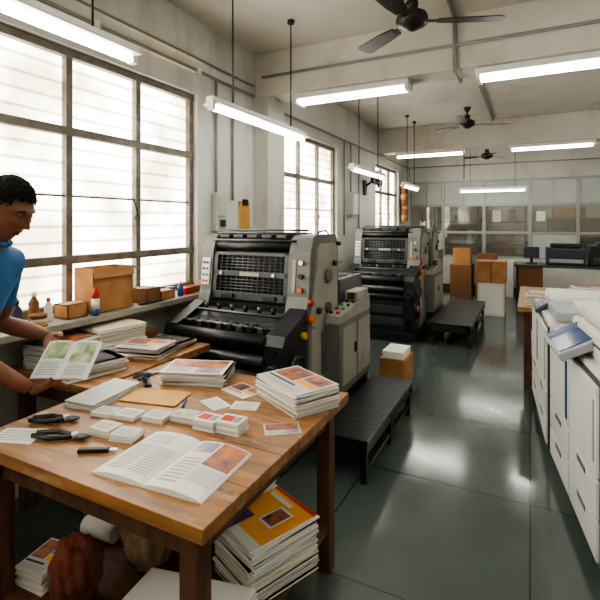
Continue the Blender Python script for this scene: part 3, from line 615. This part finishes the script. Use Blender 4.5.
rad=dict(pel=.135,sp=.125,ch=.14,up=.11,nk=.062,hd=.055,rs=.072,ls=.072,rsl=.056,lsl=.056,re=.043,le=.043,rf=.040,lf=.040,rw=.026,lw=.026,rh=.105,lh=.105,rk=.066,lk=.066,ra=.045,la=.045,rt=.035,lt=.035)
ed=[('pel','sp'),('sp','ch'),('ch','up'),('up','nk'),('nk','hd'),('up','rs'),('rs','rsl'),('rsl','re'),('re','rf'),('rf','rw'),('up','ls'),('ls','lsl'),('lsl','le'),('le','lf'),('lf','lw'),('pel','rh'),('rh','rk'),('rk','ra'),('ra','rt'),('pel','lh'),('lh','lk'),('lk','la'),('la','lt')]
K=list(V); body=skinmesh('body',[V[k] for k in K],[(K.index(a),K.index(b)) for a,b in ed],[rad[k] for k in K],[0],3)
lab={'hd':3,'re':3,'rf':3,'rw':3,'le':3,'lf':3,'lw':3,'rk':1,'ra':1,'rh':1,'lh':1,'lk':1,'la':1,'rt':2,'lt':2}
for mt in (shirt,trou,shoe,skin): body.data.materials.append(mt)
for p in body.data.polygons:
    c=p.center; best=9;lb=0
    for a,bq in ed:
        A,B=V[a],V[bq]; t=max(0,min(1,(c-A).dot(B-A)/(B-A).length_squared)); dd=(c-(A+(B-A)*t)).length-rad[a]*(1-t)-rad[bq]*t
        if dd<best:
            best=dd
            lb={'sp':0,'ch':0,'up':0}.get(bq,None)
            if bq=='nk': lb=3 if t>.75 else 0
            elif bq in('rs','ls','rsl','lsl'): lb=0
            elif bq in ('rh','lh'): lb=1
            elif lb is None: lb=lab[bq]
            if bq=='sp': lb=0 if c.z>.9 else 1
    p.material_index=lb
m=M('shirt_collar'); ax=(V['hd']-V['nk']).normalized()
m.sweep([V['nk']+ax*.005+ (F*math.cos(k*math.pi/10)+L*math.sin(k*math.pi/10))*.062*(1+.15*math.cos(k*math.pi/10)) +Vector((0,0,-.02*math.cos(k*math.pi/10))) for k in range(21)],.012,shirt,8); m.done(man)
# sleeve hems
m=M('sleeve_hems')
for a,bq in (('rsl','re'),('lsl','le')):
    d=(V[bq]-V[a]).normalized(); u=d.cross(Vector((0,0,1))).normalized(); v=d.cross(u); c=V[a]+d*.008
    m.sweep([c+(u*math.cos(k*math.pi/10)+v*math.sin(k*math.pi/10))*.054 for k in range(21)],.006,shirt,6)
m.done(man)
# head
def headpt(d,sc=1):
    x,y,z=d; p=Vector((x*.1,y*.078,z*.12))
    if z<0:
        k=-z; p.y*=1-.32*k**1.5
        if x<0: p.x*=1-.5*k
    if x>0:
        if z>-.2: s=max(0,min(1,(.22-z)/.4))
        else: s=math.exp(-((z+.2)/.07)**2)
        p.x+=.028*s*math.exp(-(y/.12)**2)
        p.x+=.010*math.exp(-((abs(y)-.16)/.07)**2-((z+.18)/.07)**2)
        p.x+=.007*math.exp(-((z-.28)/.09)**2)-.013*math.exp(-((abs(y)-.36)/.17)**2-((z-.1)/.11)**2)
        p+=Vector((.004,.004*(1 if y>0 else -1),0))*math.exp(-((abs(y)-.55)/.16)**2-((z+.1)/.14)**2)
        p.x+=.009*math.exp(-(y/.26)**2)*(math.exp(-((z+.42)/.05)**2)+math.exp(-((z+.54)/.05)**2))
        p.x-=.004*math.exp(-(y/.26)**2-((z+.48)/.02)**2)
        p.x+=.012*math.exp(-(y/.3)**2-((z+.82)/.16)**2)
    return p*sc
HX=Matrix.Translation(Vector((-1.82,1.03,1.55))+S*.7)@Matrix.Rotation(math.atan2(.34,.94),4,'Z')@Matrix.Rotation(R(28),4,'Y')
def headobj():
    m=M('head'); m.base=HX; t=bmesh.new(); bmesh.ops.create_uvsphere(t,u_segments=96,v_segments=72,radius=1); t.verts.index_update()
    fs=[[v.index for v in f.verts] for f in t.faces]; dirs=[v.co.copy() for v in t.verts]
    m.add([headpt(d) for d in dirs],fs,skin,True)
    for f in m.bm.faces:
        c=f.calc_center_median()
        if c.x>.08 and abs(c.y)<.020 and -.067<c.z<-.047: f.material_index=m.mi(lipM)
    hp=[]
    for d in dirs:
        n1=noise.noise(d*7)*.04+noise.noise(d*22)*.03
        hp.append(headpt(d,1.09+n1)+Vector((0,0,.004)))
    def keep(c):
        x,y,z=c; j=noise.noise(c*14)*.08
        return z>.52+j or (x<.55 and z>.32+j) or (x<.25 and z>.0) or (x<-.05 and z>-.42) or (x<.22 and abs(y)>.8 and z>-.15)
    hf=[f for f in fs if keep(sum((dirs[i] for i in f),Vector())/len(f))]
    m.add(hp,hf,hairM,True)
    for s in (-1,1):
        m.sph((.0785,s*.027,.012),.0115,eyeW,12,8); m.sph((.0868,s*.027,.006),(.004,.0055,.0055),inkD,10,6)
        m.sweep([(.093,s*.012,.034),(.097,s*.028,.037),(.085,s*.046,.032)],[.002,.0032,.0015],hairM,6)
        m.sweep([(.086,s*.015,.0155),(.0905,s*.027,.0165),(.083,s*.04,.0135)],.0048,skin,6)
        m.sph((-.005,s*.079,-.008),(.018,.007,.030),skin); m.sweep([(-.012+.02*math.cos(a),s*(.086),-.006+.032*math.sin(a)) for a in [k*math.pi/6-1.2 for k in range(10)]],.004,skin,6)
    t.free(); 
    for v in [v for v in m.bm.verts if not v.link_faces]: m.bm.verts.remove(v)
    m.done(man)
NOREC.add('head'); headobj()
def hand(name,w,fwd,side,nrm,curl):
    fwd=fwd.normalized(); side=(side-fwd*side.dot(fwd)).normalized(); nrm=(nrm-fwd*nrm.dot(fwd)-side*nrm.dot(side)).normalized()
    vs=[];es=[];rs=[];roots=[]
    def chain(pts,rr):
        b0=len(vs); roots.append(b0)
        for i,(p,r) in enumerate(zip(pts,rr)):
            vs.append(w+fwd*p[0]+side*p[1]+nrm*p[2]); rs.append(r)
            if i: es.append((b0+i-1,b0+i))
    for y in (-.024,-.008,.008,.022): chain([(-.012,y*.4,0),(.035,y*.9,0),(.078,y*1.05,-.002)],[.017,.0155,.0125])
    for y,l,k in ((-.028,.062,1.15),(-.009,.078,1.05),(.010,.084,1.0),(.028,.074,.9)):
        a=0;p=[.07,y,-.001];pts=[(.06,y*.9,0),tuple(p)]
        for j,seg in enumerate((.45,.32,.23)):
            a+=curl*k*(.7,1,.8)[j]; p=[p[0]+math.cos(a)*l*seg,p[1]+y*.04,p[2]-math.sin(a)*l*seg]; pts.append(tuple(p))
        chain(pts,[.011,.0102,.0092,.0085,.0068])
    chain([(.015,.015,-.004),(.035,.038,-.018),(.058,.044,-.036),(.082,.036,-.042)],[.015,.0125,.0105,.008])
    o=skinmesh(name,vs,es,rs,roots,2); o.data.materials.append(skin); return o
NB=Vector((.26,-.55,.79))
hand('hand_right',V['rw'],Vector((.455,.785,.40)),Vector((.84,-.255,-.454)),-NB,.06)
hand('hand_left',V['lw'],Vector((.76,-.26,-.43)),Vector((.44,.71,.35)),-NB,.06)

# ---------------- world, camera
w=bpy.data.worlds.new('World'); bpy.context.scene.world=w; w.use_nodes=True
nt=w.node_tree; sky=nt.nodes.new('ShaderNodeTexSky')
nt.links.new(sky.outputs[0],nt.nodes['Background'].inputs[0]); nt.nodes['Background'].inputs[1].default_value=.3
cam=bpy.data.cameras.new('camera'); co=bpy.data.objects.new('camera',cam); bpy.context.scene.collection.objects.link(co)
co.location=(0,0,1.5); co.rotation_euler=(R(90),0,math.atan2(230,455)); cam.sensor_width=36; cam.lens=36*455/600; cam.shift_y=-78/600; cam.clip_start=.02
bpy.context.scene.camera=co
vs=bpy.context.scene.view_settings; vs.exposure=.6
try: vs.look='AgX - Medium High Contrast'
except Exception: pass
